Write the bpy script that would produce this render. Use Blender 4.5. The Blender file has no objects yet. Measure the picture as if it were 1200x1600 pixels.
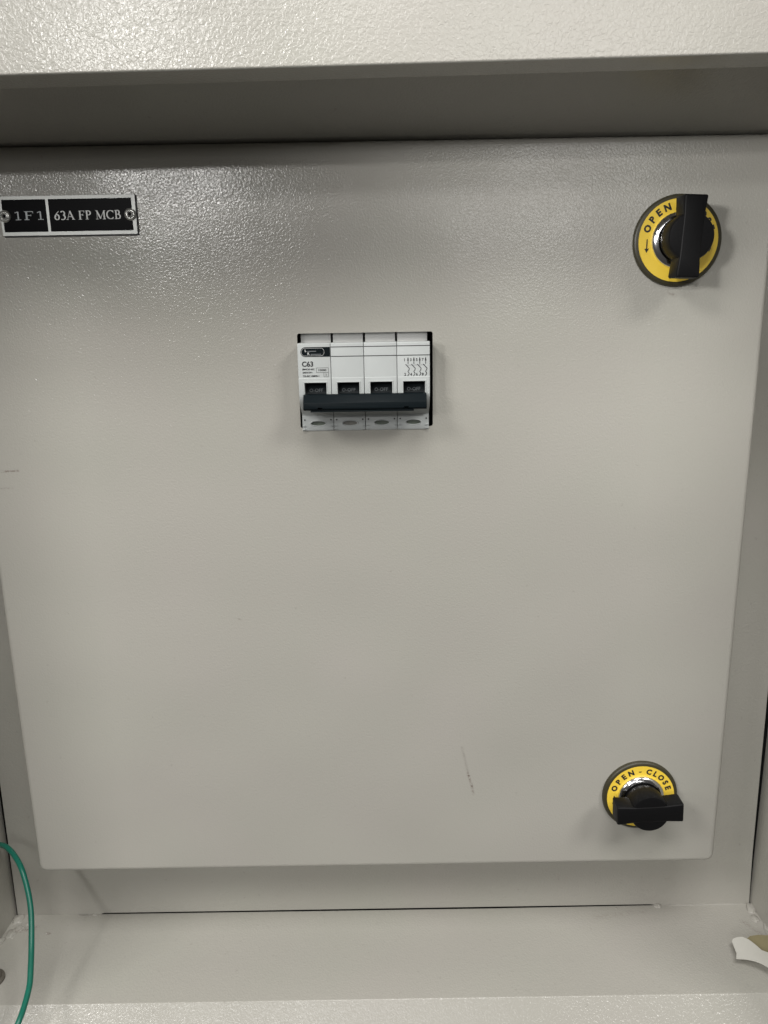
import bpy, bmesh, math, random
from mathutils import Vector, Matrix, noise
random.seed(7)
S = bpy.context.scene
C = S.collection
PI = math.pi

# ---------------------------------------------------------------- camera
cam_d = bpy.data.cameras.new('camera')
cam = bpy.data.objects.new('camera', cam_d); C.objects.link(cam)
cam_d.sensor_fit = 'VERTICAL'; cam_d.sensor_height = 24.0; cam_d.sensor_width = 18.0
cam_d.lens = 1201.0 / 1600.0 * 24.0
cam_d.clip_start = 0.01; cam_d.clip_end = 50
_r = Vector((0.99985745, -0.00302403, -0.01661119))
_u = Vector((0.01686081, 0.23060793, 0.97290066))
_f = Vector((-0.00088860, 0.97304205, -0.23062604))
m = Matrix((_r, _u, -_f)).transposed().to_4x4()
m.translation = Vector((0.00946, -0.43697, -0.09702))
cam.matrix_world = m
S.camera = cam
S.render.resolution_x = 768; S.render.resolution_y = 1024
S.render.engine = 'CYCLES'
S.view_settings.view_transform = 'Standard'
S.view_settings.look = 'None'
S.view_settings.exposure = 0.08
S.view_settings.gamma = 1.0

# ---------------------------------------------------------------- light of the room (lamps and an added header fill, no daylight)
world = bpy.data.worlds.new('World'); S.world = world; world.use_nodes = True
bg = world.node_tree.nodes['Background']
bg.inputs[0].default_value = (1.0, 0.96, 0.91, 1); bg.inputs[1].default_value = 0.05

def area(name, loc, target, sx, sy, power, col):
    l = bpy.data.lights.new(name, 'AREA'); l.shape = 'RECTANGLE'; l.size = sx; l.size_y = sy
    l.energy = power; l.color = col
    o = bpy.data.objects.new(name, l); C.objects.link(o); o.location = loc
    o.rotation_euler = (Vector(target) - Vector(loc)).to_track_quat('-Z', 'Y').to_euler()
    return o
area('left_lamp', (-1.45, -1.30, 0.30), (0.05, 0, -0.15), 0.40, 0.30, 3, (1.0, 0.98, 0.94))
area('left_ceiling_lamp', (-1.10, -1.12, 0.95), (0, 0, -0.20), 0.50, 0.40, 13.5, (1.0, 0.98, 0.94))
area('right_ceiling_lamp', (1.12, -1.08, 1.02), (0, 0, -0.20), 0.50, 0.40, 13, (1.0, 0.98, 0.94))
area('ceiling_lamp', (0.0, -1.15, 1.40), (0, 0, -0.15), 0.80, 0.40, 7.5, (1.0, 0.98, 0.94))
area('header_fill_light', (0.05, -0.85, 1.30), (0, 0, -0.10), 0.80, 0.35, 9.5, (1.0, 0.98, 0.965))  # added light that brightens the header, not a known fixture
area('far_ceiling_lamp', (-0.45, -2.6, 1.00), (0, 0, 0), 1.60, 0.17, 9, (1.0, 0.99, 0.98))
area('far_tube_lamp', (-0.84, -2.6, 0.56), (0, 0, -0.1), 0.21, 0.07, 9.5, (1.0, 0.985, 0.96))
area('far_wall_lamp', (0.60, -2.6, 0.36), (0.1, 0, -0.1), 0.60, 0.14, 3, (1.0, 0.99, 0.97))
sl = bpy.data.lights.new('side_lamp', 'SPOT'); sl.energy = 21; sl.spot_size = math.radians(16); sl.spot_blend = 0.8
sl.shadow_soft_size = 0.06; sl.color = (1.0, 0.985, 0.97)
so = bpy.data.objects.new('side_lamp', sl); C.objects.link(so); so.location = (-0.62, -0.86, 0.10)
so.rotation_euler = (Vector((0.160, 0, -0.030)) - so.location).to_track_quat('-Z', 'Y').to_euler()

# ---------------------------------------------------------------- materials
def mat(name):
    m = bpy.data.materials.new(name); m.use_nodes = True
    nt = m.node_tree; b = nt.nodes['Principled BSDF']
    return m, nt, b
def N(nt, t, **k):
    n = nt.nodes.new(t)
    for a, v in k.items(): setattr(n, a, v)
    return n
def plain(name, col, rough=0.5, metal=0.0, var=0.06, scale=300, bump=0.0, spec=0.5):
    m, nt, b = mat(name)
    tc = N(nt, 'ShaderNodeTexCoord'); no = N(nt, 'ShaderNodeTexNoise'); no.inputs['Scale'].default_value = scale
    no.inputs['Detail'].default_value = 3
    nt.links.new(tc.outputs['Object'], no.inputs['Vector'])
    mx = N(nt, 'ShaderNodeMix', data_type='RGBA')
    mx.inputs[6].default_value = tuple(c * (1 - var) for c in col) + (1,)
    mx.inputs[7].default_value = tuple(min(1, c * (1 + var)) for c in col) + (1,)
    nt.links.new(no.outputs['Fac'], mx.inputs[0]); nt.links.new(mx.outputs[2], b.inputs['Base Color'])
    b.inputs['Roughness'].default_value = rough; b.inputs['Metallic'].default_value = metal
    b.inputs['Specular IOR Level'].default_value = spec
    if bump:
        bp = N(nt, 'ShaderNodeBump'); bp.inputs['Strength'].default_value = 1; bp.inputs['Distance'].default_value = bump
        nt.links.new(no.outputs['Fac'], bp.inputs['Height']); nt.links.new(bp.outputs['Normal'], b.inputs['Normal'])
    return m

def powder(name, col, scale, depth, rough, marks=()):
    """textured powder coat: orange-peel relief, faint uneven gloss, grime; marks = scuffs with their own shape"""
    m, nt, b = mat(name)
    L = nt.links.new
    tc = N(nt, 'ShaderNodeTexCoord')
    geo = N(nt, 'ShaderNodeNewGeometry')
    pos = geo.outputs['Position']
    # relief
    n1 = N(nt, 'ShaderNodeTexNoise'); n1.inputs['Scale'].default_value = scale; n1.inputs['Detail'].default_value = 1.0
    n1.inputs['Roughness'].default_value = 0.45; n1.inputs['Distortion'].default_value = 0.6
    L(pos, n1.inputs['Vector'])
    # slow waviness of the sheet
    n2 = N(nt, 'ShaderNodeTexNoise'); n2.inputs['Scale'].default_value = 9; n2.inputs['Detail'].default_value = 1
    L(pos, n2.inputs['Vector'])
    bp0 = N(nt, 'ShaderNodeBump'); bp0.inputs['Strength'].default_value = 1; bp0.inputs['Distance'].default_value = 0.004
    L(n2.outputs['Fac'], bp0.inputs['Height'])
    bp = N(nt, 'ShaderNodeBump'); bp.inputs['Strength'].default_value = 1; bp.inputs['Distance'].default_value = depth
    L(n1.outputs['Fac'], bp.inputs['Height']); L(bp0.outputs['Normal'], bp.inputs['Normal'])
    L(bp.outputs['Normal'], b.inputs['Normal'])
    # colour: faint blotches
    n3 = N(nt, 'ShaderNodeTexNoise'); n3.inputs['Scale'].default_value = 14; n3.inputs['Detail'].default_value = 4
    L(pos, n3.inputs['Vector'])
    mx = N(nt, 'ShaderNodeMix', data_type='RGBA')
    mx.inputs[6].default_value = (col[0] * 0.975, col[1] * 0.995, col[2] * 0.97, 1)
    mx.inputs[7].default_value = (min(1, col[0] * 1.025), col[1] * 0.995, col[2] * 1.015, 1)
    L(n3.outputs['Fac'], mx.inputs[0])
    out = mx.outputs[2]
    # fine dust specks
    n5 = N(nt, 'ShaderNodeTexNoise'); n5.inputs['Scale'].default_value = 260; n5.inputs['Detail'].default_value = 2
    L(pos, n5.inputs['Vector'])
    r5 = N(nt, 'ShaderNodeMapRange'); r5.inputs[1].default_value = 0.70; r5.inputs[2].default_value = 0.78
    r5.inputs[3].default_value = 0; r5.inputs[4].default_value = 0.16
    L(n5.outputs['Fac'], r5.inputs[0])
    m5 = N(nt, 'ShaderNodeMix', data_type='RGBA'); m5.inputs[7].default_value = (0.14, 0.12, 0.10, 1)
    L(r5.outputs[0], m5.inputs[0]); L(out, m5.inputs[6]); out = m5.outputs[2]
    n6 = N(nt, 'ShaderNodeTexNoise'); n6.inputs['Scale'].default_value = 900; n6.inputs['Detail'].default_value = 2
    L(pos, n6.inputs['Vector'])
    for (a, bb, wid, st, dark) in marks:
        a = Vector(a); bb = Vector(bb); d = bb - a; ln = d.length; d.normalize()
        sub = N(nt, 'ShaderNodeVectorMath', operation='SUBTRACT'); sub.inputs[1].default_value = a; L(pos, sub.inputs[0])
        dt = N(nt, 'ShaderNodeVectorMath', operation='DOT_PRODUCT'); dt.inputs[1].default_value = d; L(sub.outputs[0], dt.inputs[0])
        cl = N(nt, 'ShaderNodeClamp'); cl.inputs[2].default_value = ln; L(dt.outputs['Value'], cl.inputs[0])
        sc = N(nt, 'ShaderNodeVectorMath', operation='SCALE'); sc.inputs[0].default_value = d; L(cl.outputs[0], sc.inputs['Scale'])
        ds = N(nt, 'ShaderNodeVectorMath', operation='DISTANCE'); L(sub.outputs[0], ds.inputs[0]); L(sc.outputs[0], ds.inputs[1])
        mr = N(nt, 'ShaderNodeMapRange'); mr.inputs[1].default_value = 0; mr.inputs[2].default_value = wid
        mr.inputs[3].default_value = 1; mr.inputs[4].default_value = 0; L(ds.outputs['Value'], mr.inputs[0])
        nz = N(nt, 'ShaderNodeMapRange'); nz.inputs[1].default_value = 0.38; nz.inputs[2].default_value = 0.62
        L(n6.outputs['Fac'], nz.inputs[0])
        mu = N(nt, 'ShaderNodeMath', operation='MULTIPLY'); L(mr.outputs[0], mu.inputs[0]); L(nz.outputs[0], mu.inputs[1])
        m2 = N(nt, 'ShaderNodeMath', operation='MULTIPLY'); L(mu.outputs[0], m2.inputs[0]); m2.inputs[1].default_value = st
        mm = N(nt, 'ShaderNodeMix', data_type='RGBA'); mm.inputs[7].default_value = dark + (1,)
        L(m2.outputs[0], mm.inputs[0]); L(out, mm.inputs[6]); out = mm.outputs[2]
    L(out, b.inputs['Base Color'])
    n4 = N(nt, 'ShaderNodeTexNoise'); n4.inputs['Scale'].default_value = 25; n4.inputs['Detail'].default_value = 3
    L(pos, n4.inputs['Vector'])
    rr = N(nt, 'ShaderNodeMapRange'); rr.inputs[3].default_value = rough - 0.05; rr.inputs[4].default_value = rough + 0.06
    L(n4.outputs['Fac'], rr.inputs[0]); L(rr.outputs[0], b.inputs['Roughness'])
    b.inputs['Specular IOR Level'].default_value = 0.5
    return m

GREY = (0.414, 0.404, 0.366)
BR = (0.13, 0.09, 0.075)
M = {}
M['door'] = powder('powder_coat_door', GREY, 880, 0.000108, 0.19, marks=[
    ((0.0557, 0, -0.3540), (0.0600, 0, -0.3740), 0.0013, 0.50, (0.17, 0.15, 0.13)),
    ((0.0596, 0, -0.3725), (0.0622, 0, -0.3815), 0.0011, 1.0, BR),
    ((0.0622, 0, -0.3815), (0.0632, 0, -0.3870), 0.0012, 0.55, BR),
    ((-0.2180, 0, -0.1732), (-0.2010, 0, -0.1725), 0.0009, 0.75, BR),
    ((-0.2180, 0, -0.1828), (-0.2057, 0, -0.1826), 0.0008, 0.30, BR),
    ((0.1668, 0, -0.0795), (0.1705, 0, -0.0815), 0.0014, 0.42, BR),
    ((-0.0800, 0, -0.2655), (-0.0780, 0, -0.2660), 0.0008, 0.4, BR)])
M['shell'] = powder('powder_coat_shell', GREY, 740, 0.00019, 0.20, marks=[
    ((0.158, 0.037, -0.5138), (0.195, 0.042, -0.5138), 0.004, 0.16, BR),
    ((-0.266, 0.031, -0.5138), (-0.248, 0.036, -0.5138), 0.003, 0.6, BR),
    ((-0.2372, 0.0301, -0.5138), (-0.2357, 0.0296, -0.5138), 0.0016, 0.8, BR),
    ((0.261, 0.031, -0.5138), (0.271, 0.015, -0.5138), 0.003, 0.35, BR)])
M['dark'] = plain('dark_shade_steel', (0.03, 0.03, 0.028), 0.7)  # cavity darkness put into the base colour of the back plate
M['white_plastic'] = plain('white_moulded_plastic', (0.50, 0.525, 0.52), 0.38, var=0.02, scale=200)
M['grey_plastic'] = plain('light_grey_plastic', (0.50, 0.50, 0.49), 0.42, var=0.03)
M['dark_plastic'] = plain('slate_plastic', (0.007, 0.0105, 0.0125), 0.36, var=0.10, scale=500, bump=0.00002, spec=0.06)
M['toggle_plastic'] = plain('charcoal_plastic', (0.013, 0.017, 0.019), 0.4, var=0.1, scale=500, spec=0.25)
M['black_plastic'] = plain('black_plastic', (0.006, 0.006, 0.0065), 0.45, var=0.15, scale=600, bump=0.00004, spec=0.16)
M['bezel'] = plain('dark_olive_rubber', (0.045, 0.040, 0.022), 0.42, var=0.12)
M['yellow'] = plain('yellow_sticker', (0.94, 0.66, 0.07), 0.42, var=0.04, scale=120)
M['chrome'] = plain('chrome', (0.80, 0.80, 0.81), 0.16, metal=1.0, var=0.03, scale=150)
M['alu'] = plain('brushed_aluminium', (0.46, 0.47, 0.455), 0.45, metal=0.7, var=0.08, scale=800)
M['rivet'] = plain('dull_rivet_metal', (0.60, 0.60, 0.58), 0.32, metal=0.85, var=0.08, scale=600)
M['ink'] = plain('black_print', (0.018, 0.018, 0.02), 0.55)
M['plate_black'] = plain('black_enamel', (0.005, 0.005, 0.006), 0.30, var=0.2, spec=0.03)
M['white_print'] = plain('white_engraving', (0.74, 0.75, 0.74), 0.5)
M['grey_print'] = plain('worn_engraving', (0.48, 0.51, 0.53), 0.5, var=0.3, scale=900)
M['pale_print'] = plain('pale_print', (0.24, 0.26, 0.27), 0.5)
M['green_wire'] = plain('green_pvc', (0.004, 0.13, 0.088), 0.36, var=0.10, scale=120)
M['terminal'] = plain('oxidised_terminal', (0.11, 0.13, 0.105), 0.5, var=0.35, scale=500)
M['terminal_grey'] = plain('dull_terminal', (0.20, 0.195, 0.175), 0.5, var=0.3, scale=500)
M['paper'] = plain('white_paper', (0.62, 0.61, 0.56), 0.6, var=0.05, scale=90, bump=0.0001)
M['tape'] = plain('tan_tape', (0.24, 0.21, 0.12), 0.4, var=0.18, scale=120, bump=0.0002)
M['gap_shade_strip'] = plain('gap_shade_black', (0.006, 0.006, 0.006), 0.8, spec=0.1)  # near-black colour put in for the shade between frame and walls
M['plug'] = plain('grey_rubber', (0.12, 0.11, 0.09), 0.6, var=0.1)

# ---------------------------------------------------------------- mesh helpers
def link(name, me, material, parent=None, loc=(0, 0, 0), smooth=False):
    me.materials.clear(); me.materials.append(material)
    o = bpy.data.objects.new(name, me); C.objects.link(o); o.location = loc
    if parent: o.parent = parent
    if smooth is True:
        for p in me.polygons: p.use_smooth = True
    return o
def from_bm(name, bm, angle=None):
    bmesh.ops.remove_doubles(bm, verts=bm.verts, dist=1e-7)
    bmesh.ops.recalc_face_normals(bm, faces=bm.faces)
    if angle is not None:
        for f in bm.faces: f.smooth = True
        for e in bm.edges:
            if len(e.link_faces) == 2 and e.calc_face_angle(0) > math.radians(angle): e.smooth = False
    me = bpy.data.meshes.new(name); bm.to_mesh(me); bm.free(); return me
def obj(name, bm, material, parent=None, loc=(0, 0, 0), angle=None):
    return link(name, from_bm(name, bm, angle), material, parent, loc)
def empty(name, loc=(0, 0, 0)):
    o = bpy.data.objects.new(name, None); C.objects.link(o); o.location = loc; o.empty_display_size = 0.02; return o
def tag(o, label, cat, group=None):
    o['label'] = label; o['category'] = cat
    if group: o['group'] = group
    return o
def box(bm, x0, x1, y0, y1, z0, z1, bev=0.0, seg=2):
    vs = [bm.verts.new((x, y, z)) for x in (x0, x1) for y in (y0, y1) for z in (z0, z1)]
    fs = [(0, 1, 3, 2), (4, 6, 7, 5), (0, 4, 5, 1), (2, 3, 7, 6), (0, 2, 6, 4), (1, 5, 7, 3)]
    new = [bm.faces.new([vs[i] for i in f]) for f in fs]
    if bev:
        es = list({e for f in new for e in f.edges})
        bmesh.ops.bevel(bm, geom=es, offset=bev, segments=seg, profile=0.5, affect='EDGES')
def lathe(bm, prof, n=64, cx=0, cz=0):
    """profile of (radius, y) turned about an axis along Y through (cx, cz)"""
    rings = []
    for r, y in prof:
        if r < 1e-6: rings.append([bm.verts.new((cx, y, cz))])
        else: rings.append([bm.verts.new((cx + r * math.cos(2 * PI * i / n), y, cz + r * math.sin(2 * PI * i / n))) for i in range(n)])
    for a, b in zip(rings, rings[1:]):
        for i in range(n):
            j = (i + 1) % n
            if len(a) == 1 and len(b) == 1: continue
            if len(a) == 1: bm.faces.new((a[0], b[i], b[j]))
            elif len(b) == 1: bm.faces.new((a[i], b[0], a[j]))
            else: bm.faces.new((a[i], b[i], b[j], a[j]))
def extrude_x(bm, prof, x0, x1):
    """closed profile of (y, z) extruded along x"""
    a = [bm.verts.new((x0, y, z)) for y, z in prof]; b = [bm.verts.new((x1, y, z)) for y, z in prof]
    n = len(prof)
    bm.faces.new(a); bm.faces.new(b[::-1])
    for i in range(n):
        j = (i + 1) % n; bm.faces.new((a[i], b[i], b[j], a[j]))
def flat_poly(bm, pts, y):
    bm.faces.new([bm.verts.new((x, y, z)) for x, z in pts])
def rect(bm, x0, x1, z0, z1, y):
    flat_poly(bm, [(x0, z0), (x1, z0), (x1, z1), (x0, z1)], y)
def ribbon(bm, pts, w, y):
    """flat stroke in the xz plane; w = width or list of widths"""
    n = len(pts); ws = w if isinstance(w, (list, tuple)) else [w] * n
    L, Rr = [], []
    for i, (x, z) in enumerate(pts):
        a = pts[max(0, i - 1)]; b = pts[min(n - 1, i + 1)]
        dx, dz = b[0] - a[0], b[1] - a[1]; l = math.hypot(dx, dz) or 1
        nx, nz = -dz / l * ws[i] / 2, dx / l * ws[i] / 2
        L.append(bm.verts.new((x + nx, y, z + nz))); Rr.append(bm.verts.new((x - nx, y, z - nz)))
    for i in range(n - 1): bm.faces.new((L[i], L[i + 1], Rr[i + 1], Rr[i]))
def rrect_loop(x0, x1, z0, z1, r, n=6):
    pts = []
    for cx, cz, a0 in ((x1 - r, z1 - r, 0), (x0 + r, z1 - r, 90), (x0 + r, z0 + r, 180), (x1 - r, z0 + r, 270)):
        for i in range(n + 1):
            a = math.radians(a0 + 90 * i / n); pts.append((cx + r * math.cos(a), cz + r * math.sin(a)))
    return pts
_txt = {}
def text_mesh(s, size, offset=0.0, align='LEFT'):
    cu = bpy.data.curves.new('t', 'FONT'); cu.body = s; cu.size = size; cu.offset = offset; cu.align_x = align
    cu.resolution_u = 3; cu.fill_mode = 'FRONT'
    o = bpy.data.objects.new('t', cu); C.objects.link(o)
    me = bpy.data.meshes.new_from_object(o.evaluated_get(bpy.context.evaluated_depsgraph_get()))
    bpy.data.objects.remove(o); bpy.data.curves.remove(cu)
    return me
def add_text(bm, s, x, z, y, cap, width=None, offset=0.0, align='LEFT', mtx=None):
    """letters of cap height `cap`, lower left corner at (x, z), facing -y; squeezed to `width` if given"""
    me = text_mesh(s, 1.0, offset, 'LEFT')
    xs = [v.co.x for v in me.vertices]; zs = [v.co.y for v in me.vertices]
    if not xs: return
    x0, x1 = min(xs), max(xs); z0, z1 = min(zs), max(zs)
    sz = cap / (z1 - z0); sx = (width / (x1 - x0)) if width else sz
    w = (x1 - x0) * sx; ox = {'LEFT': 0, 'CENTER': -w / 2}[align]
    vs = []
    for v in me.vertices:
        p = Vector((x + ox + (v.co.x - x0) * sx, y, z + (v.co.y - z0) * sz))
        if mtx: p = mtx @ p
        vs.append(bm.verts.new(p))
    for p in me.polygons:
        try: bm.faces.new([vs[i] for i in p.vertices])
        except ValueError: pass
    bpy.data.meshes.remove(me)
def boolean(base_me, cutters):
    """base minus cutter meshes, returned as a new mesh"""
    o = bpy.data.objects.new('tmp', base_me); C.objects.link(o); tmp = []
    for c in cutters:
        k = bpy.data.objects.new('cut', c); C.objects.link(k); tmp.append(k)
        md = o.modifiers.new('b', 'BOOLEAN'); md.operation = 'DIFFERENCE'; md.object = k; md.solver = 'EXACT'
    me = bpy.data.meshes.new_from_object(o.evaluated_get(bpy.context.evaluated_depsgraph_get()))
    for k in tmp: bpy.data.objects.remove(k)
    bpy.data.objects.remove(o); return me
def bevel_mesh(me, width, seg=2, ang=35):
    o = bpy.data.objects.new('tmp', me); C.objects.link(o)
    md = o.modifiers.new('b', 'BEVEL'); md.width = width; md.segments = seg; md.limit_method = 'ANGLE'; md.angle_limit = math.radians(ang)
    md.use_clamp_overlap = True
    r = bpy.data.meshes.new_from_object(o.evaluated_get(bpy.context.evaluated_depsgraph_get()))
    bpy.data.objects.remove(o)
    bm = bmesh.new(); bm.from_mesh(r)
    for f in bm.faces: f.smooth = True
    for e in bm.edges:
        if len(e.link_faces) == 2 and e.calc_face_angle(0) > math.radians(50): e.smooth = False
    bm.to_mesh(r); bm.free()
    return r

# ================================================================ enclosure
XL, XR, ZF, ZT, YF, YR = -0.2683, 0.2748, -0.5138, 0.0229, -0.0313, 0.0480
enc = empty('electrical_enclosure', (0.0037, YR, ZF))
tag(enc, 'warm grey powder-coated steel electrical enclosure around the inner door', 'enclosure')
E0 = Vector(enc.location)
def eobj(name, bm, material=None, angle=None):
    bmesh.ops.translate(bm, verts=bm.verts, vec=-E0)
    return obj(name, bm, material or M['shell'], enc, angle=angle)
# header: projecting front face with a rounded lower edge and a short return flange
YH = -0.0900; ZH = 0.0082
bm = bmesh.new()
t = 0.0015; r = 0.0009; prof = [(YH, ZH + 0.11)]
for i in range(7):
    a = PI + (PI / 2) * i / 6; prof.append((YH + r + r * math.cos(a), ZH + r + r * math.sin(a)))
prof += [(-0.0730, ZH), (-0.0730, ZH + t), (YH + 0.004, ZH + t), (YH + 0.004, ZH + 0.11)]
# the header sits very slightly out of level, as in the photograph
extrude_x(bm, prof, XL - 0.05, XR + 0.05)
for v in bm.verts: v.co.z += 0.0105 * (v.co.x - 0.01)
eobj('header_panel', bm, angle=25)
# cavity ceiling behind the return flange
bm = bmesh.new(); extrude_x(bm, [(YH + 0.0045, 0.0330), (0.0040, 0.0005), (0.0495, 0.0005), (0.0495, 0.0022), (0.0040, 0.0022), (YH + 0.0045, 0.0345)], XL - 0.05, XR + 0.05); eobj('ceiling_panel', bm)
# floor pan with a crack along the frame, front edge folding down into the lip
bm = bmesh.new()
r = 0.0016; yk = 0.0476
top = [(XL, 0.0484), (-0.2225, 0.0484), (-0.2205, 0.0472), (-0.2125, 0.0472), (-0.2115, 0.0484), (-0.2085, 0.0484), (-0.2068, 0.0478), (-0.2010, yk + 0.0004), (-0.05, yk - 0.0001), (0.08, yk - 0.0003), (0.2010, yk + 0.0003), (0.2040, 0.0484), (XR, 0.0484)]
rear = [bm.verts.new((x, y, ZF)) for x, y in top]
rear_lo = [bm.verts.new((x, y, ZF - 0.002)) for x, y in top]
rows = []
for k in range(6):
    a = PI / 2 * k / 5; rows.append((YF + r - r * math.sin(a), ZF - r + r * math.cos(a)))
rows = [(YF + r - r * 0.8 * math.sin(a), ZF - r + r * math.cos(a)) for a in [math.radians(48) * k / 4 for k in range(5)]]
rows.append((rows[-1][0] - 0.060, rows[-1][1] - 0.066))
grid = [[bm.verts.new((x, y, z)) for x, _ in top] for y, z in rows]
for i in range(len(top) - 1):
    bm.faces.new((rear[i], rear[i + 1], grid[0][i + 1], grid[0][i])); bm.faces.new((rear_lo[i], rear_lo[i + 1], rear[i + 1], rear[i]))
    for k in range(len(rows) - 1): bm.faces.new((grid[k][i], grid[k][i + 1], grid[k + 1][i + 1], grid[k + 1][i]))
eobj('floor_pan', bm, angle=40)
# side walls, back of the frame cavity
bm = bmesh.new(); box(bm, XL - 0.0015, XL, YH, 0.10, ZF - 0.04, 0.0003); eobj('side_wall', bm)
bm = bmesh.new(); box(bm, XR, XR + 0.0015, YH, 0.10, ZF - 0.04, 0.0003); eobj('side_wall', bm)
bm = bmesh.new(); box(bm, XL - 0.05, XL - 0.0016, YH, YH + 0.0015, ZF - 0.09, ZH - 0.006); eobj('front_flange', bm)
bm = bmesh.new(); box(bm, XR + 0.0016, XR + 0.05, YH, YH + 0.0015, ZF - 0.09, ZH - 0.002); eobj('front_flange', bm)
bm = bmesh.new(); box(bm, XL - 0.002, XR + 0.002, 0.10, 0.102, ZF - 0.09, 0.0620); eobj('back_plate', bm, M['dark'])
# mounting frame round the inner door: four strips with slightly crooked outer edges
FI = 0.205
def frame_strip(pts):
    bm = bmesh.new()
    f = [bm.verts.new((x, YR, z)) for x, z in pts]; b = [bm.verts.new((x, YR + 0.0015, z)) for x, z in pts]
    bm.faces.new(f); bm.faces.new(b[::-1]); n = len(pts)
    for i in range(n): bm.faces.new((f[i], b[i], b[(i + 1) % n], f[(i + 1) % n]))
    eobj('frame_strip', bm)
frame_strip([(-0.2640, 0.0003), (-0.2642, -0.30), (-0.2670, ZF - 0.03), (-FI, ZF - 0.03), (-FI, 0.0003)])
frame_strip([(0.2695, 0.0003), (0.2708, -0.35), (0.2722, -0.47), (0.2737, ZF - 0.004), (0.2737, ZF - 0.03), (FI, ZF - 0.03), (FI, 0.0003)])
frame_strip([(-FI, -0.425), (-FI, ZF + 0.0004), (-0.2025, ZF + 0.0010), (0.2000, ZF + 0.0008), (FI, ZF + 0.0002), (FI, -0.425)])
frame_strip([(-FI, 0.0003), (-FI, -0.015), (FI, -0.015), (FI, 0.0003)])
# added near-black strips behind the frame, painting the dark of the side gaps
for x0, x1 in ((XL + 0.0002, -0.2550), (0.2620, XR - 0.0002)):
    bm = bmesh.new(); box(bm, x0, x1, YR + 0.0020, YR + 0.0060, ZF - 0.03, 0.0003); eobj('gap_shade_strip', bm, M['gap_shade_strip'])
# weld beads and spatter, painted over
def bead_mesh(seed):
    bm = bmesh.new(); bmesh.ops.create_icosphere(bm, subdivisions=3, radius=1)
    for v in bm.verts:
        k = noise.noise(v.co * 1.7 + Vector((seed, 0, 0))); v.co *= 1 + 0.35 * k; v.co.z *= 0.75
    for f in bm.faces: f.smooth = True
    me = bpy.data.meshes.new('weld_bead'); bm.to_mesh(me); bm.free(); me.materials.append(M['shell']); return me
beads = [bead_mesh(s) for s in (1.3, 5.1, 9.7)]
for i, (x, y, z, sx, sy, sz) in enumerate([
        (-0.2645, 0.0435, ZF, .0040, .0045, .0022), (-0.2595, 0.0350, ZF, .0034, .0030, .0017), (-0.2632, 0.0297, ZF, .0032, .0050, .0022),
        (-0.2672, 0.0220, ZF, .0020, .0040, .0030), (-0.2555, 0.0392, ZF, .0018, .0014, .0010), (-0.2379, 0.0303, ZF, .0010, .0009, .0008),
        (-0.2095, 0.0474, ZF, .0022, .0014, .0012), (0.2058, 0.0470, ZF, .0026, .0022, .0018), (0.2727, 0.0428, ZF, .0035, .0060, .0028),
        (0.2708, 0.0326, ZF, .0030, .0032, .0020), (0.2743, 0.0230, ZF, .0016, .0075, .0022), (0.2405, 0.0478, ZF, .0300, .0010, .0007),
        (0.1749, 0.0452, ZF, .0008, .0007, .0006)]):
    o = bpy.data.objects.new('weld_bead', beads[i % 3]); C.objects.link(o); o.parent = enc
    o.location = Vector((x, y, z)) - E0; o.scale = (sx, sy, sz); o.rotation_euler = (0, 0, random.uniform(-.3, .3) if sx < .01 else 0)
# rubber plug in the floor pan at the left edge
bm = bmesh.new()
lathe(bm, [(0.0085, 0), (0.0085, -0.0015), (0.0068, -0.0022), (0.0062, -0.0050), (0.0048, -0.0066), (0.0, -0.0070)], 32)
bmesh.ops.rotate(bm, verts=bm.verts, matrix=Matrix.Rotation(-PI / 2, 3, 'X'))
bmesh.ops.translate(bm, verts=bm.verts, vec=(-0.2575, -0.0105, ZF))
eobj('rubber_plug', bm, M['plug'], angle=40)

# ================================================================ inner door
DW, DH = 0.2215, 0.440
door = empty('inner_door', (0, 0, -DH))
tag(door, 'flat warm grey inner door panel with breaker cutout and two latches', 'panel door')
D0 = Vector(door.location)
bm = bmesh.new()
HX0, HX1, HZ0, HZ1 = -0.0375, 0.0377, -0.1508, -0.0983
loops = []
R = 0.0032
for k in range(8):                                   # rolled edge from the front face to the side
    a = PI / 2 * k / 7; ins = R * (1 - math.sin(a)); y = R * (1 - math.cos(a))
    loops.append([bm.verts.new((x, y, z)) for x, z in rrect_loop(-DW + ins, DW - ins, -DH + ins, -ins, 0.0055 - ins, 6)])
loops.append([bm.verts.new((x, 0.0470, z)) for x, z in rrect_loop(-DW, DW, -DH, 0, 0.0055, 6)])
n = len(loops[0])
for a, b in zip(loops, loops[1:]):
    for i in range(n): bm.faces.new((a[i], a[(i + 1) % n], b[(i + 1) % n], b[i]))
hole = rrect_loop(HX0, HX1, HZ0, HZ1, 0.0012, 4)
h0 = [bm.verts.new((x, 0.0, z)) for x, z in hole]; h1 = [bm.verts.new((x, 0.0015, z)) for x, z in hole]
nh = len(hole); edges = []
for i in range(nh):
    bm.faces.new((h0[i], h0[(i + 1) % nh], h1[(i + 1) % nh], h1[i]))
    edges.append(bm.edges.get((h0[i], h0[(i + 1) % nh])))
for i in range(n): edges.append(bm.edges.get((loops[0][i], loops[0][(i + 1) % n])))
bmesh.ops.triangle_fill(bm, edges=edges, use_beauty=True, normal=(0, -1, 0))
bmesh.ops.translate(bm, verts=bm.verts, vec=-D0)
dp = obj('door_panel', bm, M['door'], door, angle=25)
for p in dp.data.polygons:
    if abs(p.normal.y) > 0.9999 and abs(p.center.y) < 1e-6: p.use_smooth = False

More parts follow.
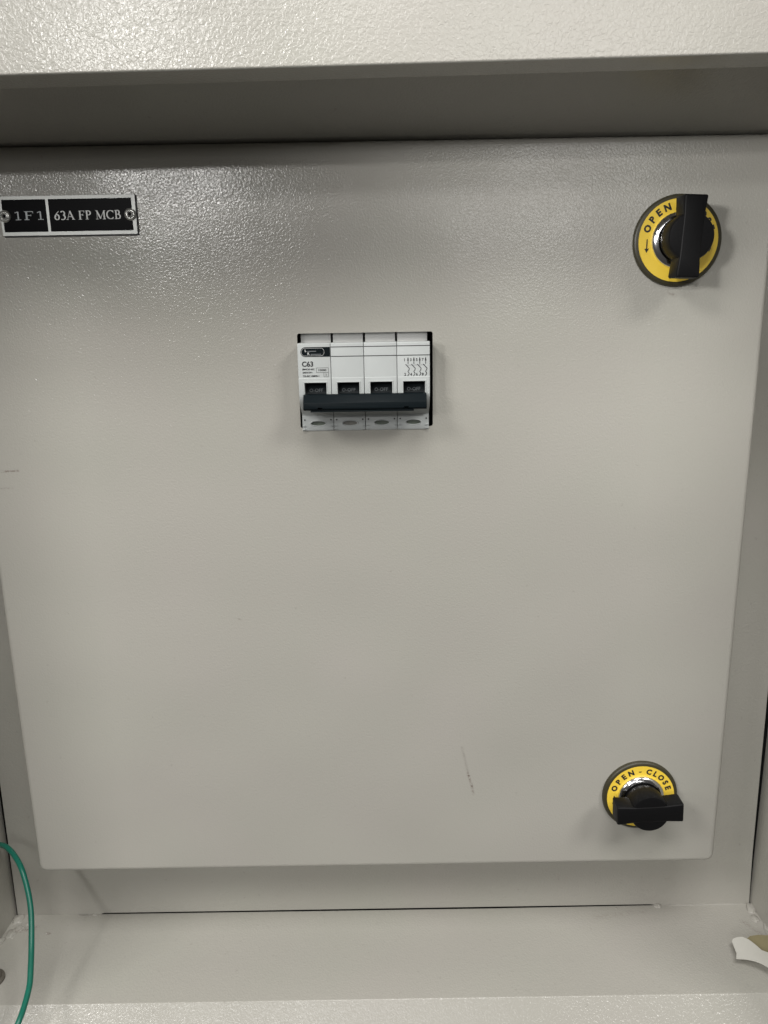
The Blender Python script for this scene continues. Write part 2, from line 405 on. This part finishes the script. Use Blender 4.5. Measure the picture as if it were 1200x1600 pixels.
# ---------------------------------------------------------------- quarter-turn latches (parts of the door)
def arc_text(bm, s, angles, rad, cap, y, offset):
    for ch, a in zip(s, angles):
        a = math.radians(a)
        mt = Matrix.Rotation(a, 4, 'Y') @ Matrix.Translation((0, 0, rad - cap / 2))
        if ch == '-':
            vs = [bm.verts.new(mt @ Vector((x, y, z))) for x, z in ((-.0008, cap * .40), (.0008, cap * .40), (.0008, cap * .58), (-.0008, cap * .58))]
            bm.faces.new(vs)
        else:
            add_text(bm, ch, 0, 0, y, cap, offset=offset, align='CENTER', mtx=mt)
def latch_meshes():
    d = {}
    bm = bmesh.new(); lathe(bm, [(0, 0.0), (0.0237, 0.0), (0.0237, -0.0017), (0.0232, -0.0024), (0.0224, -0.0027), (0, -0.0027)], 96); d['base'] = from_bm('base_ring', bm, 40)
    bm = bmesh.new(); lathe(bm, [(0.0130, -0.0028), (0.0213, -0.0028), (0.0213, -0.0030), (0.0130, -0.0030)], 96); d['sticker'] = from_bm('sticker', bm, 30)
    bm = bmesh.new()
    lathe(bm, [(0.0145, -0.0027), (0.0145, -0.0042), (0.0142, -0.0047), (0.0120, -0.0060), (0.0116, -0.0060), (0.0112, -0.0045)], 96)
    d['ferrule'] = from_bm('ferrule', bm, 40)
    bm = bmesh.new()
    lathe(bm, [(0.0108, -0.0045), (0.0110, -0.0075), (0.0117, -0.0095), (0.0119, -0.0115), (0.0119, -0.0205), (0.0114, -0.0216), (0.0100, -0.0219), (0, -0.0220)], 64)
    # wing: a bar slightly wider at the ends, bevelled
    b2 = bmesh.new()
    prof = [(-0.0203, 0.0060), (-0.0195, 0.0066), (-0.010, 0.0058), (0.010, 0.0058), (0.0195, 0.0066), (0.0203, 0.0060),
            (0.0203, -0.0060), (0.0195, -0.0066), (0.010, -0.0058), (-0.010, -0.0058), (-0.0195, -0.0066), (-0.0203, -0.0060)]
    f = [b2.verts.new((x, -0.0222, z * 0.92)) for x, z in prof]; k = [b2.verts.new((x, -0.0110, z)) for x, z in prof]
    b2.faces.new(f); b2.faces.new(k[::-1])
    for i in range(len(prof)): j = (i + 1) % len(prof); b2.faces.new((f[i], f[j], k[j], k[i]))
    bmesh.ops.recalc_face_normals(b2, faces=b2.faces)
    tm = bpy.data.meshes.new('w'); b2.to_mesh(tm); b2.free(); tm = bevel_mesh(tm, 0.0009, 3, 60)
    bm.from_mesh(tm); d['handle'] = from_bm('handle', bm, 45)
    bm = bmesh.new()
    arc_text(bm, 'OPEN', (-70, -53.5, -38.5, -22.5), 0.0180, 0.0038, -0.00312, 0.05)
    arc_text(bm, '-', (-4,), 0.0176, 0.0036, -0.00312, 0)
    arc_text(bm, 'CLOSE', (14, 28.5, 42.5, 57, 70.5), 0.0180, 0.0038, -0.00312, 0.05)
    for s in (-1, 1):
        x = s * 0.0168
        ribbon(bm, [(x, 0.0008), (x, -0.0042)], 0.00062, -0.00312)
        flat_poly(bm, [(x - .0012, -0.0040), (x + .0012, -0.0040), (x, -0.0062)], -0.00312)
    d['lettering'] = from_bm('lettering', bm)
    return d
LM = latch_meshes()
for (x, z, rot, lab) in ((0.1693, -0.0530, 90 + 2.5, 'black-winged latch turned upright on yellow OPEN CLOSE ring, upper right'),
                         (0.1693, -0.3889, -2.5, 'black-winged latch turned level on yellow OPEN CLOSE ring, lower right')):
    la = link('latch', LM['base'], M['bezel'], door, Vector((x, 0.0, z)) - D0); la['label'] = lab
    link('sticker', LM['sticker'], M['yellow'], la); link('lettering', LM['lettering'], M['ink'], la)
    link('ferrule', LM['ferrule'], M['chrome'], la)
    h = link('handle', LM['handle'], M['black_plastic'], la); h.rotation_euler = (0, math.radians(rot), 0)

# ================================================================ nameplate
NX0, NX1, NZ0, NZ1 = -0.1927, -0.1203, -0.0449, -0.0247
npl = empty('nameplate', (NX0, 0, NZ0))
tag(npl, 'black and silver engraved nameplate reading 1F1 63A FP MCB', 'nameplate')
P0 = Vector(npl.location)
def nobj(name, bm, material, angle=None, parent=None):
    bmesh.ops.translate(bm, verts=bm.verts, vec=-P0); return obj(name, bm, material, parent or npl, angle=angle)
bm = bmesh.new(); box(bm, NX0 + .0008, NX1 + 0.0005, -0.0006, -0.00005, NZ0 - 0.0005, NZ1 - 0.0006); nobj('offset_dark_sheet', bm, M['ink'])  # dark sheet behind the plate, set slightly down and right
bm = bmesh.new(); box(bm, NX0, NX1, -0.0013, -0.00065, NZ0, NZ1, 0.0002, 2); nobj('plate', bm, M['alu'])
bm = bmesh.new(); box(bm, NX0 + 0.0014, -0.1680, -0.00142, -0.0012, NZ0 + 0.0020, NZ1 - 0.0019); nobj('black_field', bm, M['plate_black'])
bm = bmesh.new(); box(bm, -0.1665, NX1 - 0.0021, -0.00142, -0.0012, NZ0 + 0.0020, NZ1 - 0.0019); nobj('black_field', bm, M['plate_black'])
# serif capitals drawn stroke by stroke (units of the cap height)
TH, TN = 0.155, 0.07
def arc(cx, cz, rx, rz, a0, a1, n=18): return [(cx + rx * math.cos(math.radians(a0 + (a1 - a0) * i / n)), cz + rz * math.sin(math.radians(a0 + (a1 - a0) * i / n))) for i in range(n + 1)]
def nib(pts):
    w = []
    for i in range(len(pts)):
        a = pts[max(0, i - 1)]; b = pts[min(len(pts) - 1, i + 1)]
        dx, dz = b[0] - a[0], b[1] - a[1]; l = math.hypot(dx, dz) or 1
        w.append(TN + (TH - TN) * abs(dz / l) ** 1.6)
    return w
def serif(x, z, w=0.30): return ([(x - w / 2, z), (x + w / 2, z)], 0.05)
def stem(x, w=TH): return ([(x, 0.02), (x, 0.98)], w)
G = {}
G['1'] = (0.50, [stem(0.27, 0.115), serif(0.27, 0.02, 0.34), ([(0.08, 0.84), (0.27, 0.97)], 0.06)])
p = arc(0.27, 0.31, 0.19, 0.29, 0, 360, 26); q = [(0.47, 0.98)] + [(0.47 - 0.34 * math.sin(t) ** 0.9, 0.98 - 0.64 * t / (PI / 2)) for t in [PI / 2 * i / 8 for i in range(1, 9)]]
G['6'] = (0.54, [(p, nib(p)), (q, [0.03] + [0.06 + 0.07 * i / 8 for i in range(1, 9)])])
p = arc(0.23, 0.74, 0.18, 0.24, 150, -80, 18); q = arc(0.20, 0.29, 0.24, 0.27, 75, -125, 18)
G['3'] = (0.52, [(p, nib(p)), (q, nib(q))])
G['A'] = (0.76, [([(0.09, 0.02), (0.36, 1.0)], 0.055), ([(0.35, 1.0), (0.66, 0.02)], TH), ([(0.18, 0.35), (0.54, 0.35)], 0.055), serif(0.09, 0.02, 0.22), serif(0.65, 0.02, 0.28)])
G['F'] = (0.60, [stem(0.15), serif(0.15, 0.02), ([(0.02, 0.975), (0.55, 0.975)], 0.05), ([(0.54, 0.99), (0.55, 0.76)], [0.07, 0.03]), ([(0.15, 0.53), (0.42, 0.53)], 0.055), ([(0.42, 0.65), (0.42, 0.41)], 0.04)])
p = [(0.15, 0.975), (0.28, 0.975)] + arc(0.28, 0.74, 0.21, 0.235, 90, -90, 14) + [(0.15, 0.50)]
G['P'] = (0.60, [stem(0.15), serif(0.15, 0.02), serif(0.10, 0.975, 0.2), (p, nib(p))])
G['M'] = (0.94, [([(0.13, 0.02), (0.13, 0.98)], 0.05), stem(0.80), ([(0.12, 0.98), (0.45, 0.06)], TH), ([(0.45, 0.06), (0.78, 0.98)], 0.05), serif(0.13, 0.02, 0.24), serif(0.80, 0.02, 0.28), serif(0.08, 0.975, 0.18), serif(0.84, 0.975, 0.2)])
p = arc(0.42, 0.50, 0.34, 0.475, 45, 318, 28)
G['C'] = (0.74, [(p, nib(p)), ([(0.67, 0.99), (0.68, 0.68)], [0.06, 0.03])])
p = [(0.15, 0.975), (0.28, 0.975)] + arc(0.28, 0.755, 0.18, 0.22, 90, -90, 14) + [(0.15, 0.535)]
q = [(0.15, 0.535), (0.30, 0.535)] + arc(0.30, 0.28, 0.23, 0.255, 90, -90, 14) + [(0.15, 0.025)]
G['B'] = (0.62, [stem(0.15), serif(0.08, 0.975, 0.16), serif(0.08, 0.025, 0.16), (p, nib(p)), (q, nib(q))])
G[' '] = (0.28, [])
def serif_text(bm, s, x0, x1, zb, cap, y, gap=0.05):
    tot = sum(G[ch][0] + gap for ch in s) - gap; k = (x1 - x0) / tot; x = x0
    e = 0
    for ch in s:
        for st, w in G[ch][1]:
            kk = (k + cap) / 2
            ww = [a * kk for a in w] if isinstance(w, (list, tuple)) else w * kk
            ribbon(bm, [(x + px * k, zb + pz * cap) for px, pz in st], ww, y - e * 1.5e-6); e += 1
        x += (G[ch][0] + gap) * k
bm = bmesh.new(); serif_text(bm, '63A FP MCB', -0.1640, -0.1283, -0.0371, 0.0044, -0.00155); nobj('lettering', bm, M['white_print'])
bm = bmesh.new(); serif_text(bm, '1F1', -0.1855, -0.1692, -0.0368, 0.0042, -0.00155, 0.14); nobj('lettering', bm, M['grey_print'])
for x in (-0.1902, -0.1234):
    bm = bmesh.new()
    lathe(bm, [(0.0031, -0.00125), (0.0031, -0.0019), (0.0027, -0.0023), (0.0023, -0.0021), (0.00205, -0.0017), (0.0019, -0.0017), (0.0017, -0.0025), (0.0012, -0.0027), (0.0009, -0.0025), (0.0008, -0.0014)], 40, x, -0.0349)
    rv = nobj('rivet', bm, M['rivet'], angle=35)
    bm = bmesh.new(); lathe(bm, [(0.00082, -0.0016), (0, -0.0016)], 24, x, -0.0349); nobj('rivet_hole', bm, M['plate_black'], parent=rv)

# ================================================================ circuit breaker
BX, BT = -0.0365, -0.1034          # left edge and top of the nose
PW = 0.0180
brk = empty('circuit_breaker', (BX + 2 * PW, 0.03, -0.1525))
tag(brk, 'white four-pole circuit breaker with dark tie bar in the door cutout', 'circuit breaker')
B0 = Vector(brk.location)
YN = -0.0120
def fx(u): return BX + u / 1000
def fz(v): return BT - v / 1000
def bobj(name, bm, material, parent=None, angle=None):
    bmesh.ops.translate(bm, verts=bm.verts, vec=-B0); return obj(name, bm, material, parent or brk, angle=angle)
# one pole housing, local x = 0 .. PW
g = 0.00014
prof = [(0.0025, BT + 0.00005), (YN + 0.0006, BT), (YN + 0.0002, BT - 0.0004), (YN + 0.00025, fz(18.6)), (YN, fz(18.9)), (YN, fz(27.0)), (YN + 0.0006, fz(29.5)), (YN + 0.0020, fz(32.2)), (YN + 0.0046, fz(35.0)),
        (YN + 0.0078, fz(37.4)), (-0.0016, fz(39.0)), (-0.0006, fz(40.2)), (-0.0008, -0.1518), (-0.0004, -0.1524), (0.03, -0.1524), (0.03, BT)]
bm = bmesh.new(); extrude_x(bm, prof, g, PW - g)
me = from_bm('h', bm); me = bevel_mesh(me, 0.00022, 2, 40)
cut1 = bmesh.new(); box(cut1, 0.0033, 0.0153, -0.03, -0.0030, fz(36.6), fz(21.2)); c1 = from_bm('c', cut1)
cut2 = bmesh.new()
for i in range(1): lathe(cut2, [(0, -0.02), (0.00415, -0.02), (0.00415, 0.0016), (0, 0.0016)], 40)
for v in cut2.verts: v.co.z = v.co.z * 0.30 - 0.1482; v.co.x += 0.0092
c2 = from_bm('c', cut2)
housing = boolean(me, [c1, c2])
bmx = bmesh.new(); bmx.from_mesh(housing)
for f in bmx.faces: f.smooth = True
for e in bmx.edges:
    if len(e.link_faces) == 2 and e.calc_face_angle(0) > math.radians(35): e.smooth = False
bmx.to_mesh(housing); bmx.free()
# window rim standing slightly proud
bm = bmesh.new()
x0, x1, zt, zb, w = 0.0033, 0.0153, fz(21.2), fz(28.5), 0.0006
box(bm, x0 - w, x1 + w, YN - 0.0004, YN + 0.0005, zt, zt + w, 0.00012, 1)
box(bm, x0 - w, x0, YN - 0.0004, YN + 0.0008, zb, zt - 0.00001, 0.00012, 1)
box(bm, x1, x1 + w, YN - 0.0004, YN + 0.0008, zb, zt - 0.00001, 0.00012, 1)
rim_me = from_bm('window_rim', bm, 30)
# shoulder behind the door plane
bm = bmesh.new(); box(bm, 0.0006, PW - 0.0006, 0.0040, 0.03, BT - 0.001, BT + 0.022, 0.0003, 2); shoulder_me = from_bm('shoulder', bm, 30)
# toggle drum
bm = bmesh.new(); cy, cz, R_ = 0.0070, fz(32.0), 0.0150
prof = [(cy - R_ * math.cos(a), cz + R_ * math.sin(a)) for a in [math.radians(-16 + 62 * i / 14) for i in range(15)]]
prof += [(-0.0032, prof[-1][1]), (-0.0032, prof[0][1])]
extrude_x(bm, prof, 0.0036, 0.0150); toggle_me = from_bm('toggle', bm, 30)
bm = bmesh.new(); add_text(bm, 'O-OFF', 0, -0.00095, 0, 0.0019, 0.0074, 0.0, 'CENTER')
ta = math.radians(25)
mt = Matrix.Translation((0.0092, cy - (R_ + 0.00008) * math.cos(ta), cz + (R_ + 0.00008) * math.sin(ta))) @ Matrix.Rotation(-ta, 4, 'X')
bmesh.ops.transform(bm, matrix=mt, verts=bm.verts)
ton_me = from_bm('toggle_lettering', bm)
# oval terminal window and rim
bm = bmesh.new(); lathe(bm, [(0, 0.0008), (0.0041, 0.0008), (0.0041, 0.0014), (0, 0.0014)], 40)
for v in bm.verts: v.co.z = v.co.z * 0.30 - 0.1482; v.co.x += 0.0092
oval_me = from_bm('terminal_window', bm, 30)
bm = bmesh.new(); ring = []
for k in range(9):
    a = PI * k / 8; ring.append((0.00455 - 0.0004 * math.cos(a), -0.0006 - 0.00045 * math.sin(a)))
lathe(bm, ring, 48)
for v in bm.verts: v.co.z = v.co.z * 0.36 - 0.1482; v.co.x += 0.0092
ovrim_me = from_bm('terminal_rim', bm, 40)
# flat dark dots painting the shade of small recesses, and clip tabs beside the terminal window
bm = bmesh.new()
for x in (0.0016, PW - 0.0016): lathe(bm, [(0.00045, -0.00088), (0.0, -0.00090)], 12, x, -0.1461)
dot_me = from_bm('moulding_mark', bm)
bm = bmesh.new()
for x in (0.0011, PW - 0.0011):
    box(bm, x - 0.0008, x + 0.0008, -0.0017, -0.0003, -0.1497, -0.1493, 0.00012, 1)
    box(bm, x - 0.0008, x + 0.0008, -0.0017, -0.0003, -0.1517, -0.1512, 0.00012, 1)
tab_me = from_bm('clip_tab', bm, 30)
poles = []
for i in range(4):
    off = Vector((BX + i * PW, 0, 0)) - B0
    po = link('pole_housing', housing, M['white_plastic'], brk, off); poles.append(po)
    link('window_rim', rim_me, M['white_plastic'], po)
    link('shoulder', shoulder_me, M['grey_plastic'], po)
    link('toggle', toggle_me, M['toggle_plastic'], po)
    link('toggle_lettering', ton_me, M['pale_print'], po)
    tw = bpy.data.objects.new('terminal_window', oval_me.copy()); C.objects.link(tw); tw.parent = po
    tw.data.materials.clear(); tw.data.materials.append(M['terminal_grey'] if i == 1 else M['terminal'])
    link('terminal_rim', ovrim_me, M['white_plastic'], po)
    link('moulding_mark', dot_me, M['ink'], po)
    link('clip_tab', tab_me, M['white_plastic'], po)
# tie bar across the four toggles
bm = bmesh.new()
prof = [(-0.0070, fz(27.4)), (-0.0165, fz(27.3)), (-0.0174, fz(27.7)), (-0.0196, fz(31.0)), (-0.0200, fz(31.5)), (-0.0202, fz(34.6)), (-0.0196, fz(35.4)), (-0.0180, fz(35.8)), (-0.0070, fz(35.9))]
extrude_x(bm, prof, -0.0336, 0.0332)
me = bevel_mesh(from_bm('b', bm), 0.00025, 2, 30)
cuts = []
for x in (-0.0245, 0.0222):
    b2 = bmesh.new(); box(b2, x - 0.0013, x + 0.0013, -0.0225, -0.0170, fz(35.0), fz(34.0)); cuts.append(from_bm('c', b2))
me = boolean(me, cuts)
bmx = bmesh.new(); bmx.from_mesh(me)
for f in bmx.faces: f.smooth = True
for e in bmx.edges:
    if len(e.link_faces) == 2 and e.calc_face_angle(0) > math.radians(30): e.smooth = False
bmesh.ops.translate(bmx, verts=bmx.verts, vec=-B0); bmx.to_mesh(me); bmx.free()
bar = link('tie_bar', me, M['dark_plastic'], brk)
bm = bmesh.new(); box(bm, -0.0298, 0.0262, -0.0195, -0.0090, fz(36.5), fz(35.7), 0.0002, 2)
bobj('bar_ledge', bm, M['dark_plastic'], bar, 30)
# printing on the face
yp = YN + 0.00012
bm = bmesh.new()
for i in (1, 2, 3):
    for v in (2.2, 7.2): rect(bm, fx(18 * i + 0.15), fx(18 * i + 17.85), fz(v + 0.2), fz(v - 0.2), yp)
bobj('printed_line', bm, M['ink'])
bm = bmesh.new()
pts = [(fx(17.8), fz(7.3)), (fx(17.8), fz(2.1))] + [(fx(4.4 + 2.6 * math.cos(a)), fz(4.7 - 2.6 * math.sin(a))) for a in [math.radians(90 + 180 * k / 16) for k in range(17)]]
flat_poly(bm, pts, yp); badge = bobj('maker_badge', bm, M['dark_plastic'])
bm = bmesh.new(); y2 = yp - 0.00006
lp = rrect_loop(fx(2.3), fx(14.6), fz(6.75), fz(2.7), 0.0018, 6); ribbon(bm, lp + [lp[0], lp[1]], 0.00012, y2)
add_text(bm, 'L', fx(4.2), fz(4.6), y2, 0.0013, offset=0.04)
add_text(bm, 'K', fx(5.6), fz(6.2), y2, 0.0013, offset=0.02)
bobj('badge_lettering', bm, M['white_print'], badge)
bm = bmesh.new()
rect(bm, fx(5.5), fx(10.3), fz(4.55), fz(4.1), y2); rect(bm, fx(7.3), fx(12.9), fz(6.15), fz(5.75), y2)
bobj('badge_small_print', bm, plain('faint_print', (0.14, 0.15, 0.16), 0.5), badge)
bm = bmesh.new()
add_text(bm, 'C63', fx(2.3), fz(12.5), yp, 0.0029, 0.0062, 0.030)
add_text(bm, 'BM4C63-63C', fx(2.5), fz(14.35), yp, 0.00095, 0.0066, 0.03)
add_text(bm, '240/415V~', fx(2.5), fz(16.1), yp, 0.00095, 0.0056, 0.03)
add_text(bm, 'TIS-IEC 60898-1', fx(2.5), fz(18.0), yp, 0.00095, 0.0090, 0.03)
add_text(bm, '10000', fx(11.2), fz(14.95), yp, 0.0011, 0.0043, 0.02)
add_text(bm, '3', fx(15.0), fz(17.4), yp, 0.0011)
for (a, b, c_, d) in ((10.1, 16.6, 13.2, 15.7), (14.1, 16.6, 15.7, 18.0)):
    ribbon(bm, [(fx(a), fz(c_)), (fx(b), fz(c_))], 0.00014, yp); ribbon(bm, [(fx(a), fz(d)), (fx(b), fz(d))], 0.00014, yp)
    ribbon(bm, [(fx(a), fz(c_)), (fx(a), fz(d))], 0.00014, yp); ribbon(bm, [(fx(b), fz(c_)), (fx(b), fz(d))], 0.00014, yp)
bobj('rating_print', bm, M['ink'])
bm = bmesh.new()
for k, u in enumerate((60.0, 63.2, 66.4, 69.6)):
    add_text(bm, '1357'[k], fx(u - 2.1), fz(10.4), yp, 0.0015, None, 0.028)
    add_text(bm, '2468'[k], fx(u - 2.1), fz(18.2), yp, 0.0015, None, 0.028)
    flat_poly(bm, [(fx(u - 0.42), fz(10.2)), (fx(u + 0.42), fz(10.2)), (fx(u + 0.25), fz(8.8)), (fx(u), fz(8.3)), (fx(u - 0.25), fz(8.8))], yp)
    ribbon(bm, [(fx(u), fz(10.2)), (fx(u), fz(12.0))], 0.00032, yp)
    ribbon(bm, [(fx(u - 1.3), fz(12.0)), (fx(u + 0.1), fz(13.6)), (fx(u + 0.7), fz(14.2)), (fx(u + 0.5), fz(15.2)), (fx(u - 0.1), fz(15.9)), (fx(u + 0.6), fz(16.9)), (fx(u + 0.4), fz(17.5)), (fx(u - 0.3), fz(18.3))], 0.00038, yp)
ribbon(bm, [(fx(59.6), fz(12.5)), (fx(69.2), fz(12.5))], 0.0001, yp)
bobj('circuit_diagram', bm, M['ink'], poles[3]).location = -Vector(poles[3].location)

# ================================================================ green earth wire
W = [(-0.2888, 0.046, -0.4653), (-0.2782, 0.042, -0.4534), (-0.2703, 0.037, -0.4467), (-0.2627, 0.032, -0.4421), (-0.2537, 0.025, -0.4395), (-0.2454, 0.018, -0.4414), (-0.2379, 0.01, -0.4448), (-0.2323, 0.003, -0.4526), (-0.2279, -0.004, -0.4602), (-0.2249, -0.011, -0.4679), (-0.2212, -0.022, -0.4776), (-0.2176, -0.033, -0.4841), (-0.2153, -0.041, -0.4883), (-0.214, -0.052, -0.4922), (-0.2142, -0.061, -0.4958), (-0.2179, -0.07, -0.5045), (-0.2258, -0.078, -0.5229)]
def catmull(P, n=6):
    P = [Vector(p) for p in P]; out = []
    for i in range(len(P) - 1):
        a = P[max(0, i - 1)]; b = P[i]; c = P[i + 1]; d = P[min(len(P) - 1, i + 2)]
        for k in range(n):
            t = k / n
            out.append(0.5 * ((2 * b) + (-a + c) * t + (2 * a - 5 * b + 4 * c - d) * t * t + (-a + 3 * b - 3 * c + d) * t ** 3))
    out.append(P[-1]); return out
def tube(bm, P, r, n=14):
    rings = []; up = Vector((0, 1, 0)); 
    for i, p in enumerate(P):
        d = (P[min(len(P) - 1, i + 1)] - P[max(0, i - 1)]).normalized()
        s = d.cross(up).normalized(); up = s.cross(d).normalized()
        rings.append([bm.verts.new(p + (s * math.cos(2 * PI * k / n) + up * math.sin(2 * PI * k / n)) * r) for k in range(n)])
    for a, b in zip(rings, rings[1:]):
        for k in range(n): bm.faces.new((a[k], a[(k + 1) % n], b[(k + 1) % n], b[k]))
    bm.faces.new(rings[0][::-1]); bm.faces.new(rings[-1])
bm = bmesh.new(); tube(bm, catmull(W), 0.00178)
w0 = Vector(W[-1]); bmesh.ops.translate(bm, verts=bm.verts, vec=-w0)
wire = obj('green_wire', bm, M['green_wire'], None, w0, 60)
tag(wire, 'green insulated wire hanging over the enclosure floor at lower left', 'wire')

# ================================================================ torn tape scrap on the floor pan
def sheet(name, pts, zf, th, material, parent, org):
    """curled sheet: outline in (x, y), height zf(x, y), thickness th"""
    bm = bmesh.new()
    vs = [bm.verts.new((x, y, 0)) for x, y in pts]
    bm.faces.new(vs)
    bmesh.ops.triangulate(bm, faces=bm.faces)
    bmesh.ops.subdivide_edges(bm, edges=bm.edges, cuts=4, use_grid_fill=True)
    bmesh.ops.triangulate(bm, faces=bm.faces)
    for v in bm.verts: v.co.z = zf(v.co.x, v.co.y)
    r = bmesh.ops.extrude_face_region(bm, geom=list(bm.faces))
    for e in r['geom']:
        if isinstance(e, bmesh.types.BMVert): e.co.z -= th
    bmesh.ops.translate(bm, verts=bm.verts, vec=-org)
    return obj(name, bm, material, parent, angle=40)
scr = empty('torn_tape_scrap', (0.2600, -0.0030, ZF))
tag(scr, 'torn curled scrap of white backing paper and tan tape at lower right', 'tape scrap')
S0 = Vector(scr.location)
paper = [(0.2416, 0.0054), (0.2429, 0.007), (0.2452, 0.0078), (0.2496, 0.0079), (0.253, 0.0055), (0.2546, 0.0031), (0.2563, 0.0), (0.2577, -0.0031), (0.2613, -0.0045), (0.2674, -0.0051), (0.2738, -0.0075), (0.272, -0.027), (0.2624, -0.0259), (0.2544, -0.0186), (0.2516, -0.0157), (0.2481, -0.0132), (0.2434, -0.0108), (0.2381, -0.0091), (0.2401, -0.0049), (0.2408, 0.0004)]
sheet('backing_paper', paper, lambda x, y: ZF + 0.007 + 0.0010 * math.sin((x - 0.242) * 190) + 0.05 * (-0.004 - y) * (1 if y < -0.004 else 0.2), 0.0005, M['paper'], scr, S0)
tape = [(0.2539, 0.0096), (0.257, 0.0115), (0.2631, 0.0123), (0.2695, 0.0118), (0.2738, 0.011), (0.2738, -0.0065), (0.2626, -0.0045), (0.258, -0.001), (0.2556, 0.0045)]
sheet('tan_tape', tape, lambda x, y: ZF + 0.0042 + 0.16 * (y - 0.006), 0.0008, M['tape'], scr, S0)
